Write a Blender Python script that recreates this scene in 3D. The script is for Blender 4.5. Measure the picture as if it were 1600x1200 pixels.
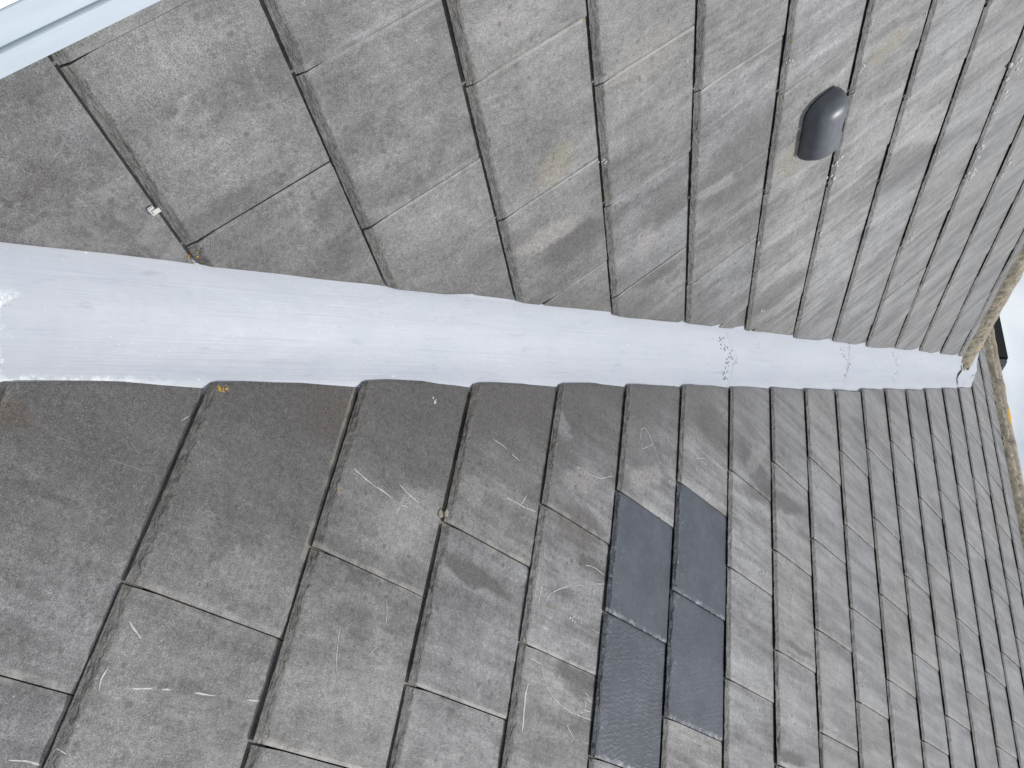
import bpy, bmesh, math, random
from mathutils import Vector, Matrix, noise as mnoise
from mathutils.bvhtree import BVHTree
rad = math.radians
S = bpy.context.scene
COL = S.collection
for o in list(bpy.data.objects):
    bpy.data.objects.remove(o)
rng = random.Random(7)

# ------------------------------------------------------------------ camera, sky, sun, exposure
LIFT = 4.0                                   # height of the eaves line above the ground
TR, TL = 0.6211235057, 0.7993124859          # pitch of the lower (right-hand) and upper (left-hand) slopes
CR, SR_, CL_, SL_ = math.cos(TR), math.sin(TR), math.cos(TL), math.sin(TL)
KV = math.tan(TR) / math.tan(TL)             # plan direction of the valley: (1, KV)
CAMPOS = Vector((0.67047591, 0.43507892, 1.9167534 + LIFT))
AX = Vector((0.15322628627, 0.15876256807, 0.97535437267))     # picture right
AY = Vector((0.5487021471574, -0.8345427632328, 0.049642018901))  # picture down
AZ = Vector((0.82185622771, 0.52757257635, -0.21498725))       # looking direction
FOCAL_PX = 1252.085
cam_d = bpy.data.cameras.new('camera')
cam = bpy.data.objects.new('camera', cam_d)
COL.objects.link(cam)
cam.matrix_world = Matrix(((AX.x, -AY.x, -AZ.x, CAMPOS.x), (AX.y, -AY.y, -AZ.y, CAMPOS.y),
                           (AX.z, -AY.z, -AZ.z, CAMPOS.z), (0, 0, 0, 1)))
cam_d.sensor_width = 36.0
cam_d.lens = FOCAL_PX / 1600 * 36.0
cam_d.clip_start = 0.05
cam_d.clip_end = 6000
S.camera = cam

SUNDIR = Vector((0.20, -0.22, 1.0)).normalized()               # towards the sun
elev = math.asin(SUNDIR.z)
azim = math.atan2(SUNDIR.x, SUNDIR.y)                          # clockwise from +Y
world = bpy.data.worlds.new('World'); S.world = world
world.use_nodes = True
wn, wl = world.node_tree.nodes, world.node_tree.links
wn.clear()
wo = wn.new('ShaderNodeOutputWorld'); bg = wn.new('ShaderNodeBackground')
bg.inputs['Strength'].default_value = 0.1
sky = wn.new('ShaderNodeTexSky'); sky.sky_type = 'NISHITA'; sky.sun_disc = False
sky.sun_elevation = elev; sky.sun_rotation = azim
sky.air_density = 1.0; sky.dust_density = 1.5; sky.ozone_density = 1.0
tcw = wn.new('ShaderNodeTexCoord')
cn = wn.new('ShaderNodeTexNoise'); cn.inputs['Scale'].default_value = 5.0; cn.inputs['Detail'].default_value = 6
cn.inputs['Roughness'].default_value = 0.55; cn.inputs['Distortion'].default_value = 0.3
cr = wn.new('ShaderNodeMapRange'); cr.inputs[1].default_value = 0.30; cr.inputs[2].default_value = 0.62
cr.interpolation_type = 'SMOOTHSTEP'
cm = wn.new('ShaderNodeMix'); cm.data_type = 'RGBA'
CLOUD = (8.4, 8.9, 9.4, 1)
cm.inputs[7].default_value = CLOUD
wl.new(tcw.outputs['Generated'], cn.inputs['Vector'])
wl.new(cn.outputs['Fac'], cr.inputs[0])
cm2 = wn.new('ShaderNodeMath'); cm2.operation = 'MULTIPLY_ADD'; cm2.inputs[1].default_value = 0.70; cm2.inputs[2].default_value = 0.28
wl.new(cr.outputs[0], cm2.inputs[0])
wl.new(cm2.outputs[0], cm.inputs[0])
wl.new(sky.outputs[0], cm.inputs[6])
wl.new(cm.outputs[2], bg.inputs['Color'])
wl.new(bg.outputs[0], wo.inputs['Surface'])

sun_d = bpy.data.lights.new('sun', 'SUN'); sun_d.energy = 2.6; sun_d.angle = rad(0.6)
sun_d.color = (1.0, 0.97, 0.93)
sun = bpy.data.objects.new('sun', sun_d); COL.objects.link(sun)
sun.rotation_euler = SUNDIR.to_track_quat('Z', 'Y').to_euler()
sun.location = (0, 0, 30)

S.view_settings.view_transform = 'Standard'
S.view_settings.look = 'None'
S.view_settings.exposure = 0.0
S.view_settings.gamma = 1.0
S.view_settings.use_curve_mapping = False

# ------------------------------------------------------------------ measured data (metres, in each slope's own plane)
MARKS=[
(1.6,[(-1.013,2.306),(-1.005,2.334),(-1.001,2.361),(-1.000,2.382),(-0.996,2.402)]),
(1.6,[(-1.030,2.408),(-1.024,2.424),(-1.018,2.440),(-1.014,2.464)]),
(1.6,[(-0.993,2.423),(-0.997,2.441)]),
(0.9,[(-1.073,2.413),(-1.050,2.421)]),
(0.9,[(-1.073,2.359),(-1.033,2.372),(-1.020,2.382)]),
(1.1,[(-0.825,2.442),(-0.798,2.452),(-0.777,2.454),(-0.766,2.453),(-0.742,2.446),(-0.722,2.433)]),
(1.1,[(-0.766,2.363),(-0.739,2.367),(-0.718,2.371),(-0.697,2.376),(-0.679,2.383)]),
(1.5,[(-0.949,2.825),(-0.968,2.839),(-0.988,2.865),(-1.000,2.888),(-1.006,2.900)]),
(1.5,[(-1.013,2.915),(-1.021,2.938)]),
(1.5,[(-1.040,2.981),(-1.050,3.012)]),
(1.5,[(-1.067,2.938),(-1.073,2.957),(-1.073,2.981),(-1.070,3.009)]),
(1.5,[(-1.064,2.798),(-1.034,2.804)]),
(1.5,[(-0.982,2.806),(-0.951,2.805),(-0.925,2.806)]),
(1.5,[(-0.938,2.984),(-0.937,3.006),(-0.940,3.017)]),
(1.5,[(-0.893,2.824),(-0.894,2.848)]),
(1.2,[(-0.825,2.798),(-0.822,2.839),(-0.804,2.847),(-0.787,2.862),(-0.771,2.886),(-0.761,2.914),(-0.757,2.947),(-0.756,2.984),(-0.758,3.014)]),
(1.2,[(-0.732,2.934),(-0.712,2.961),(-0.689,2.951)]),
(3.0,[(-0.779,2.809),(-0.756,2.805),(-0.734,2.807),(-0.710,2.809),(-0.688,2.810)]),
(1.6,[(-0.761,2.963),(-0.764,2.970),(-0.764,2.984)]),
(1.6,[(-0.805,2.981),(-0.801,2.998)]),
(1.6,[(-0.796,2.989),(-0.790,3.011)]),
(1.6,[(-0.792,2.984),(-0.779,2.991),(-0.771,2.984),(-0.773,3.015)]),
(1.6,[(-0.762,2.992),(-0.765,3.010)]),
(1.4,[(-1.492,3.086),(-1.475,3.087),(-1.450,3.095),(-1.441,3.099),(-1.471,3.136),(-1.478,3.145),(-1.498,3.122),(-1.508,3.103),(-1.492,3.086)]),
(1.4,[(-1.476,3.146),(-1.452,3.166),(-1.437,3.185)]),
(1.4,[(-1.528,3.336),(-1.548,3.381)]),
(1.4,[(-1.531,3.355),(-1.534,3.397)]),
(1.4,[(-1.608,3.472),(-1.620,3.480)]),
(1.0,[(-1.530,3.359),(-1.474,3.375)]),
(1.5,[(-1.223,2.605),(-1.221,2.649),(-1.212,2.693)]),
(1.5,[(-1.281,2.865),(-1.280,2.911),(-1.292,2.957),(-1.318,2.999)]),
(1.5,[(-1.116,2.669),(-1.119,2.726),(-1.124,2.765)]),
(1.5,[(-1.122,2.718),(-1.148,2.730)]),
(0.9,[(-1.175,2.593),(-1.223,2.629),(-1.299,2.692)]),
(2.0,[(-0.579,2.080),(-0.586,2.107),(-0.590,2.134)]),
(2.0,[(-0.595,2.167),(-0.600,2.200)]),
(2.0,[(-0.606,2.248),(-0.610,2.270)]),
(2.0,[(-0.657,2.043),(-0.645,2.061),(-0.640,2.067)]),
(2.0,[(-0.595,2.041),(-0.580,2.038),(-0.565,2.041)]),
(2.0,[(-0.469,1.976),(-0.472,1.995),(-0.472,2.014)]),
(2.0,[(-0.492,2.021),(-0.489,2.033)]),
(1.2,[(-0.953,2.002),(-0.967,2.011)]),
(0.8,[(-0.890,1.944),(-0.882,1.960),(-0.861,1.981)]),
(0.8,[(-0.850,1.851),(-0.853,1.886)]),
(0.8,[(-0.853,1.930),(-0.858,1.985)]),
(2.2,[(-0.606,2.248),(-0.610,2.270)]),
]
STAIN_R=[
(-0.930,2.630,0.115,0.019,1.51,'d',0.60),
(-1.645,3.659,0.154,0.060,1.24,'d',0.60),
(-1.594,3.781,0.234,0.040,1.76,'d',0.60),
(-1.671,3.430,0.120,0.086,1.39,'d',0.45),
(-0.777,1.878,0.056,0.011,1.54,'d',0.50),
(-1.160,3.899,0.090,0.014,1.59,'d',0.50),
(-0.852,3.844,0.102,0.020,1.62,'d',0.70),
(-0.827,2.962,0.100,0.044,1.43,'d',0.55),
(-1.072,2.961,0.062,0.022,1.48,'d',0.50),
(-1.036,3.177,0.053,0.053,1.23,'d',0.20),
(-0.852,1.799,0.037,0.025,0.97,'b',0.70),
(-1.092,2.229,0.076,0.064,1.67,'b',0.50),
(-1.146,2.896,0.117,0.058,1.65,'b',0.50),
(-1.370,3.127,0.097,0.038,2.20,'p',0.60),
(-0.971,2.445,0.119,0.059,2.41,'l',0.50),
(-1.253,2.881,0.076,0.034,2.12,'p',0.50),
(-1.091,2.582,0.045,0.041,2.08,'l',0.40),
(-1.703,3.680,0.140,0.030,2.45,'p',0.40),
(-0.759,2.448,0.026,0.019,2.12,'l',0.40),
(-1.356,2.798,0.048,0.031,0.63,'l',0.40),
(-1.117,4.404,0.117,0.032,1.55,'l',0.40),
]
STAIN_L=[
(2.031,2.801,0.171,0.144,1.78,'d',0.50),
(1.937,2.329,0.119,0.057,1.52,'d',0.50),
(1.725,1.959,0.069,0.039,1.52,'d',0.40),
(1.515,1.878,0.060,0.025,1.61,'d',0.35),
(1.606,1.893,0.062,0.047,1.48,'d',0.35),
(1.738,2.828,0.115,0.022,1.43,'d',0.40),
(2.211,2.540,0.091,0.029,1.46,'d',0.45),
(2.668,3.010,0.171,0.074,1.43,'d',0.40),
(2.511,3.568,0.183,0.089,1.46,'d',0.35),
(1.993,2.569,0.095,0.079,1.68,'d',0.40),
(1.896,3.102,0.070,0.043,1.57,'d',0.30),
(1.636,1.869,0.076,0.038,1.36,'d',0.30),
(1.435,1.750,0.057,0.029,1.46,'d',0.20),
(1.867,2.253,0.101,0.033,1.43,'p',0.60),
(1.710,2.294,0.065,0.048,1.78,'y',0.50),
(1.949,3.270,0.092,0.032,1.71,'y',0.60),
(2.071,2.511,0.050,0.050,1.80,'p',0.50),
(2.100,2.589,0.053,0.031,1.93,'l',0.40),
(2.346,3.021,0.094,0.035,1.55,'l',0.50),
(2.045,2.722,0.084,0.024,1.37,'l',0.50),
(2.117,2.975,0.054,0.062,1.67,'y',0.55),
(1.590,2.521,0.095,0.062,1.58,'y',0.25),
(1.266,1.747,0.025,0.015,2.36,'l',0.35),
(1.254,1.555,0.038,0.026,1.79,'b',0.30),
(1.666,1.965,0.120,0.106,1.61,'l',0.25),
(1.180,1.749,0.102,0.061,1.49,'l',0.20),
(2.679,3.234,0.059,0.065,1.77,'l',0.40),
]
ORANGE_R=[(-1.028,2.036,5.0),(-1.034,2.043,4.0),(-1.498,3.532,2.5),(-1.286,3.541,2.0),(-1.700,3.762,4.0),(-1.105,4.025,4.0),(-1.374,4.285,4.0),(-1.353,4.531,5.0),(-1.188,5.026,5.0),(-1.158,5.028,4.0),(-3.108,5.861,5.0),(-0.937,2.835,3.0),(-0.899,2.793,2.5),(-0.964,2.286,3.0),(-1.070,3.546,2.5),(-1.302,2.788,2.5),(-0.988,3.541,2.0)]
WHITE_R=[(-1.177,4.288,5.0),(-1.108,4.286,3.0),(-1.203,4.287,2.5),(-2.096,4.760,3.0),(-1.839,4.692,2.5),(-1.612,4.011,2.0),(-1.558,4.011,2.0),(-1.699,4.514,2.5),(-3.129,6.136,4.0),(-0.944,2.914,2.5),(-0.943,2.933,2.5),(-0.956,3.955,2.5),(-1.082,4.599,2.0),(-1.565,3.510,2.5),(-1.551,3.507,2.0),(-1.231,2.444,2.0),(-2.927,5.868,2.0)]
ORANGE_L=[(1.471,1.651,4.0),(1.471,1.646,3.0),(2.034,2.182,3.0),(2.025,2.171,2.5),(2.769,3.151,3.0),(1.457,2.396,2.5),(1.751,2.911,2.5),(2.051,2.669,1.5),(3.253,3.447,3.0),(2.583,3.183,4.0)]
WHITE_L=[(2.241,3.168,4.0),(2.248,3.158,3.0),(2.294,3.162,4.0),(2.836,3.173,3.0),(2.516,3.173,3.0),(2.023,2.984,2.0),(2.114,2.994,2.5),(1.765,2.405,2.0),(2.368,3.933,7.0),(2.442,3.943,4.0),(2.475,3.940,4.0),(2.509,3.928,4.0),(2.513,3.671,4.0),(2.660,3.932,6.0),(2.707,3.929,4.0),(2.773,3.944,6.0),(1.842,3.179,3.0),(1.954,3.170,3.0),(2.873,4.185,5.0),(2.928,4.186,5.0),(1.921,3.391,2.5),(2.706,2.960,2.0),(2.912,3.686,5.0),(1.803,2.915,2.0),(2.364,2.903,2.0),(2.793,3.944,5.0),(3.208,3.765,4.0)]

# tails of the courses, measured up the slope
TAIL_R = {-4: 1.012, -3: 1.264, -2: 1.515, -1: 1.767, 0: 2.018, 1: 2.276, 2: 2.525, 3: 2.774, 4: 3.017, 5: 3.259, 6: 3.511, 7: 3.760, 8: 4.006,
          9: 4.259, 10: 4.505, 11: 4.759, 12: 5.008, 13: 5.270, 14: 5.537, 15: 5.800, 16: 6.062, 17: 6.310}
TAIL_L = {-3: 0.896, -2: 1.148, -1: 1.400, 0: 1.652, 1: 1.9046, 2: 2.152, 3: 2.402, 4: 2.6455, 5: 2.8985, 6: 3.153, 7: 3.400,
          8: 3.650, 9: 3.904, 10: 4.150, 11: 4.399, 12: 4.642}
HEAD_R, HEAD_L = 6.56, 4.80
PH_R = {-1: .046, 0: .197, 1: .046, 2: .198, 3: .053, 4: .212, 5: .078, 6: .224, 7: .078, 8: .243, 9: .093, 10: .261, 11: .10,
        12: .257, 13: .104, 14: .252, 15: .092, 16: .244, 17: .10}
PH_L = {0: .251, 1: .098, 2: .253, 3: .088, 4: .236, 5: .082, 6: .225, 7: .079, 8: .229, 9: .08, 10: .23, 11: .08, 12: .23}
for k in range(-5, 0):
    PH_R.setdefault(k, .046 if k % 2 else .197); PH_L.setdefault(k, .118 if k % 2 else .251)
W = 0.300          # cover width of a slate
GAUGE = 0.2515
T0, THICK = 0.0092, 0.0080

M_R = Matrix(((0, CR, -SR_, 0), (-1, 0, 0, 0), (0, SR_, CR, LIFT), (0, 0, 0, 1)))
M_L = Matrix(((1, 0, 0, 0), (0, CL_, -SL_, 0), (0, SL_, CL_, LIFT), (0, 0, 0, 1)))

def dv_R(v):   # distance of the lower slates' cut edge from the valley line
    return -.110 - .028 * min(1, max(0, (v - 2.9) / 1.6)) + .012 * min(1, max(0, (v - 5) / 1))
def dv_L(v):
    return -.166 + .034 * min(1, max(0, (v - 1.8) / 2.0))
def cut_R(v): return -(v * CR * KV) - dv_R(v)
def cut_L(v): return v * CL_ / KV + dv_L(v)

# ------------------------------------------------------------------ helpers
def link(name, me, mat=None, parent=None, smooth=False):
    o = bpy.data.objects.new(name, me); COL.objects.link(o)
    if mat is not None and not me.materials: me.materials.append(mat)
    if parent is not None: o.parent = parent
    if smooth:
        for p in me.polygons: p.use_smooth = True
    return o
def tag(o, label=None, cat=None, group=None, kind=None):
    if label: o['label'] = label
    if cat: o['category'] = cat
    if group: o['group'] = group
    if kind: o['kind'] = kind
    return o
def empty(name, mw=None):
    o = bpy.data.objects.new(name, None); COL.objects.link(o)
    o.empty_display_size = 0.3
    if mw is not None: o.matrix_world = mw
    return o
def mesh(name, vs, fs):
    me = bpy.data.meshes.new(name); me.from_pydata([tuple(v) for v in vs], [], fs); me.update(); return me
def fbm(x, y=0.0, z=0.0, oct=4):
    return mnoise.fractal(Vector((x, y, z)), 1.0, 2.0, oct)
def fix_normals(me):
    bm = bmesh.new(); bm.from_mesh(me); bmesh.ops.recalc_face_normals(bm, faces=bm.faces); bm.to_mesh(me); bm.free()

class NT:
    """tiny helper for node materials"""
    def __init__(s, name):
        s.m = bpy.data.materials.new(name); s.m.use_nodes = True
        s.t = s.m.node_tree; s.t.nodes.clear()
        s.out = s.t.nodes.new('ShaderNodeOutputMaterial'); s.b = s.t.nodes.new('ShaderNodeBsdfPrincipled')
        s.t.links.new(s.b.outputs[0], s.out.inputs[0])
    def n(s, typ, **kw):
        nd = s.t.nodes.new(typ)
        for k, v in kw.items(): setattr(nd, k, v)
        return nd
    def put(s, sock, v):
        if hasattr(v, 'is_output'): s.t.links.new(v, sock)
        else: sock.default_value = v
    def math(s, op, a, b=0.0, c=0.0, clamp=False):
        nd = s.n('ShaderNodeMath', operation=op, use_clamp=clamp)
        s.put(nd.inputs[0], a); s.put(nd.inputs[1], b); s.put(nd.inputs[2], c); return nd.outputs[0]
    def vmath(s, op, a, b=(0, 0, 0), out=0):
        nd = s.n('ShaderNodeVectorMath', operation=op); s.put(nd.inputs[0], a); s.put(nd.inputs[1], b); return nd.outputs[out]
    def obj(s, ob=None):
        nd = s.n('ShaderNodeTexCoord')
        if ob is not None: nd.object = ob
        return nd.outputs['Object']
    def noise(s, v, scale, detail=3, rough=.5, dist=0.0, out='Fac'):
        nd = s.n('ShaderNodeTexNoise'); s.put(nd.inputs['Vector'], v); nd.inputs['Scale'].default_value = scale
        nd.inputs['Detail'].default_value = detail; nd.inputs['Roughness'].default_value = rough; nd.inputs['Distortion'].default_value = dist
        return nd.outputs[out]
    def voro(s, v, scale, out='Distance', feature='F1'):
        nd = s.n('ShaderNodeTexVoronoi', feature=feature); s.put(nd.inputs['Vector'], v); nd.inputs['Scale'].default_value = scale
        return nd.outputs[out]
    def mr(s, v, a, b, c=0.0, d=1.0, smooth=True):
        nd = s.n('ShaderNodeMapRange'); nd.interpolation_type = 'SMOOTHSTEP' if smooth else 'LINEAR'
        s.put(nd.inputs[0], v); s.put(nd.inputs[1], a); s.put(nd.inputs[2], b); s.put(nd.inputs[3], c); s.put(nd.inputs[4], d); return nd.outputs[0]
    def mix(s, f, a, b, blend='MIX'):
        nd = s.n('ShaderNodeMix', data_type='RGBA', blend_type=blend)
        s.put(nd.inputs[0], f)
        for i, v in ((6, a), (7, b)):
            s.put(nd.inputs[i], (v[0], v[1], v[2], 1) if isinstance(v, tuple) and len(v) == 3 else v)
        return nd.outputs[2]
    def scale(s, v, xyz): return s.vmath('MULTIPLY', v, xyz)
    def sep(s, v):
        nd = s.n('ShaderNodeSeparateXYZ'); s.put(nd.inputs[0], v); return nd.outputs
    def bump(s, h, strength, dist, prev=None):
        nd = s.n('ShaderNodeBump'); s.put(nd.inputs['Height'], h); nd.inputs['Strength'].default_value = strength
        nd.inputs['Distance'].default_value = dist
        if prev is not None: s.put(nd.inputs['Normal'], prev)
        return nd.outputs[0]
    def fin(s, col, rough=.6, normal=None, spec=.5, metal=0.0):
        s.put(s.b.inputs['Base Color'], col if hasattr(col, 'is_output') else (col[0], col[1], col[2], 1))
        s.put(s.b.inputs['Roughness'], rough); s.put(s.b.inputs['Specular IOR Level'], spec); s.b.inputs['Metallic'].default_value = metal
        if normal is not None: s.put(s.b.inputs['Normal'], normal)
        return s.m

# ------------------------------------------------------------------ roots of the two slopes
slope_L = tag(empty('roof_slope', M_L), 'upper slate slope of weathered silver grey slates, with the small dark vent hood on it', 'roof')
slope_R = tag(empty('roof_slope', M_R), 'lower slate slope of brown grey slates, with four newer dark blue slates let in', 'roof')

# ------------------------------------------------------------------ materials
STAIN_COL = {'d': (.082, .078, .076), 'b': (.088, .074, .064), 'p': (.30, .275, .265), 'l': (.29, .29, .29), 'y': (.24, .22, .165)}
def slate_material(name, root, stains, lower):
    t = NT(name)
    P = t.obj(root); L = t.obj(None)
    px, py, pz = t.sep(P)
    lx, ly, lz = t.sep(L)
    oi = t.n('ShaderNodeObjectInfo')
    oc = t.n('ShaderNodeSeparateColor'); t.t.links.new(oi.outputs['Color'], oc.inputs[0])
    tone, dust_amt, warm = oc.outputs[0], oc.outputs[1], oc.outputs[2]
    # every slate samples its own patch of the large pattern
    Pr = t.vmath('ADD', P, t.vmath('MULTIPLY', t.n('ShaderNodeCombineXYZ').outputs[0], (0, 0, 0)))
    cx = t.n('ShaderNodeCombineXYZ'); t.put(cx.inputs[2], t.math('MULTIPLY', oi.outputs['Random'], 9.0))
    Q = t.vmath('ADD', P, cx.outputs[0])
    mott = t.noise(P, 5.5, 8, .68)
    mott2 = t.noise(Q, 30, 7, .74)
    streak = t.noise(t.scale(P, (17, 2.3, 1)), 1.0, 5, .6, .8)
    streak2 = t.noise(t.scale(Q, (60, 5, 1)), 1.0, 4, .6, .5)
    grain = t.noise(P, 560, 3, .75)
    grain2 = t.noise(P, 130, 3, .65)
    far = t.mr(py, 2.2, 3.6)                       # the streaks of the upper courses are better washed out by rain
    a = t.math('MULTIPLY_ADD', t.mr(mott, .30, .72), .32, 0.0)
    a = t.math('MULTIPLY_ADD', t.mr(mott2, .28, .72), .26, a)
    a = t.math('MULTIPLY_ADD', t.math('MULTIPLY', t.mr(streak, .32, .68), t.math('MULTIPLY_ADD', far, .34, .18)), 1.0, a)
    a = t.math('MULTIPLY_ADD', t.math('MULTIPLY', t.mr(streak2, .34, .66), t.math('MULTIPLY_ADD', far, .13, .07)), 1.0, a)
    vfar = t.mr(py, 3.0, 4.4)
    a = t.math('ADD', t.math('MULTIPLY', t.math('SUBTRACT', a, .55), t.math('MULTIPLY_ADD', vfar, -.42, 1.0)), t.math('MULTIPLY_ADD', vfar, -.15 if not lower else -.06, .55))
    if lower:
        col = t.mix(t.mr(a, .16, .96, 0, 1, False), (.094, .091, .091), (.330, .325, .329))
    else:
        col = t.mix(t.mr(a, .16, .96, 0, 1, False), (.102, .100, .101), (.316, .313, .317))
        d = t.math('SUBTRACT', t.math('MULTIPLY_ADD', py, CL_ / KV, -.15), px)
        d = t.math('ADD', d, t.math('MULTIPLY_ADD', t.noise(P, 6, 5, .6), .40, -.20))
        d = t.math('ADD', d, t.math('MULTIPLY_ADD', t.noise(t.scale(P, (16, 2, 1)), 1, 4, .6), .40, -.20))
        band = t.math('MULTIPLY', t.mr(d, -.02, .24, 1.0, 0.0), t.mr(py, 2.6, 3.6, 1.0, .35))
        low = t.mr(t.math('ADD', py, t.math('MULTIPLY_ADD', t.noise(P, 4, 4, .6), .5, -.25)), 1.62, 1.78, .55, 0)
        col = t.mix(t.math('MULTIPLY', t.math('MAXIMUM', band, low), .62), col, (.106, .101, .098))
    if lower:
        # browner and darker towards the valley
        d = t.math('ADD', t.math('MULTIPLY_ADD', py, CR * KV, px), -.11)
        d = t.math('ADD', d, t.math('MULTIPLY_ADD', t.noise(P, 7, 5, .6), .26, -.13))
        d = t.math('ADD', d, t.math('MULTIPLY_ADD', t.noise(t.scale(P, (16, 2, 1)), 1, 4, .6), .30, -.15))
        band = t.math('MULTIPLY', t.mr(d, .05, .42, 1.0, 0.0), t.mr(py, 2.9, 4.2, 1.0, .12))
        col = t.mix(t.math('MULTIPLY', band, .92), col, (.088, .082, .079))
    wob = t.vmath('SUBTRACT', t.noise(P, 16, 4, .6, out='Color'), (.5, .5, .5))
    wob2 = t.vmath('SUBTRACT', t.noise(t.scale(P, (60, 9, 1)), 1, 3, .6, out='Color'), (.5, .5, .5))
    PW = t.vmath('ADD', t.vmath('ADD', P, t.scale(wob, (.045, .07, 0))), t.scale(wob2, (.016, .07, 0)))
    for (cx_, cy_, la, wa, ang, kd, st) in stains:
        mp = t.n('ShaderNodeMapping', vector_type='TEXTURE')
        t.put(mp.inputs['Vector'], PW); mp.inputs['Location'].default_value = (cx_, cy_, 0)
        mp.inputs['Rotation'].default_value = (0, 0, ang); mp.inputs['Scale'].default_value = (la, wa, 1000)
        ln = t.vmath('LENGTH', mp.outputs[0], out=1)
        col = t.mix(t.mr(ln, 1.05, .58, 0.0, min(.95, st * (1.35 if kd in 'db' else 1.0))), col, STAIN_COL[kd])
    # fine grit: pale sparkling flecks and dark pits
    grit = t.math('MULTIPLY_ADD', t.mr(grain, .32, .68, 0, 1, False), 1.20, .42)
    grit = t.math('MULTIPLY', grit, t.math('MULTIPLY_ADD', t.mr(grain2, .3, .7, 0, 1, False), .44, .80))
    near = t.mr(py, 3.0, 5.0, 1.0, .45)
    grit = t.math('ADD', t.math('MULTIPLY', t.math('SUBTRACT', grit, 1.0), near), 1.0)
    cg = t.n('ShaderNodeCombineColor')
    for i in range(3): t.put(cg.inputs[i], grit)
    col = t.mix(1.0, col, cg.outputs[0], 'MULTIPLY')
    fleck = t.mr(t.noise(P, 520, 2, .6), .66, .74)
    col = t.mix(t.math('MULTIPLY', fleck, t.math('MULTIPLY', near, .45)), col, (.58, .58, .58))
    pit = t.mr(t.noise(P, 95, 2, .5), .30, .24)
    col = t.mix(t.math('MULTIPLY', pit, .5 if lower else .3), col, (.05, .048, .046))
    spot = t.math('MULTIPLY', t.mr(t.math('ADD', t.voro(P, 34), t.math('MULTIPLY_ADD', grain2, .08, -.04)), .20, .12), t.mr(t.noise(P, 5, 3, .6), .44, .54))
    col = t.mix(t.math('MULTIPLY', spot, .55), col, (.07, .066, .062))
    # the riven tail: darker, dirtier
    tailmask = t.mr(t.math('ADD', ly, t.math('MULTIPLY_ADD', t.noise(P, 60, 4, .7), .014, -.007)), .0135, .0185, 1, 0)
    tailcol = t.mix(t.mr(t.noise(t.scale(P, (60, 160, 60)), 1, 4, .7), .35, .65), (.085, .081, .075), (.290, .280, .258))
    col = t.mix(t.math('MULTIPLY', tailmask, .40 if lower else .42), col, tailcol)
    # pale dust lying against the next tail, worn, sunlit arrises painted pale at the side joints
    dn = t.noise(P, 18, 4, .6)
    dust = t.math('MULTIPLY', t.mr(ly, GAUGE - .009, GAUGE - .005), t.math('MULTIPLY', t.mr(dn, .40, .62), dust_amt))
    col = t.mix(t.math('MULTIPLY', dust, .70), col, (.30, .27, .225))
    en = t.mr(t.noise(P, 28, 4, .7), .40, .66)
    ed = t.math('MAXIMUM', t.math('MULTIPLY', t.mr(t.math('ABSOLUTE', lx), .009, .002), oi.outputs['Alpha']), t.mr(lx, W - .014, W - .007))
    col = t.mix(t.math('MULTIPLY', t.math('MULTIPLY', ed, en), .55 if lower else .28), col, (.36, .345, .315) if lower else (.38, .38, .37))
    # tone of the single slate
    ct = t.n('ShaderNodeCombineColor')
    t.put(ct.inputs[0], t.math('MULTIPLY', tone, t.math('MULTIPLY_ADD', warm, .025, 1.0)))
    t.put(ct.inputs[1], tone); t.put(ct.inputs[2], t.math('MULTIPLY', tone, t.math('MULTIPLY_ADD', warm, -.035, 1.0)))
    col = t.mix(1.0, col, ct.outputs[0], 'MULTIPLY')
    h = t.math('ADD', t.math('MULTIPLY', grain, .5), t.math('MULTIPLY', grain2, .8))
    nb = t.bump(h, .30, .0016)
    nb = t.bump(t.noise(t.scale(P, (26, 13, 20)), 1, 5, .6, .6), .32, .006, nb)
    tb = t.math('MULTIPLY', t.noise(t.scale(P, (70, 240, 70)), 1, 4, .7), tailmask)
    nb = t.bump(tb, .8, .009, nb)
    rough = t.math('MULTIPLY_ADD', grain2, .24, .34)
    return t.fin(col, rough, nb, .5)

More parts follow.
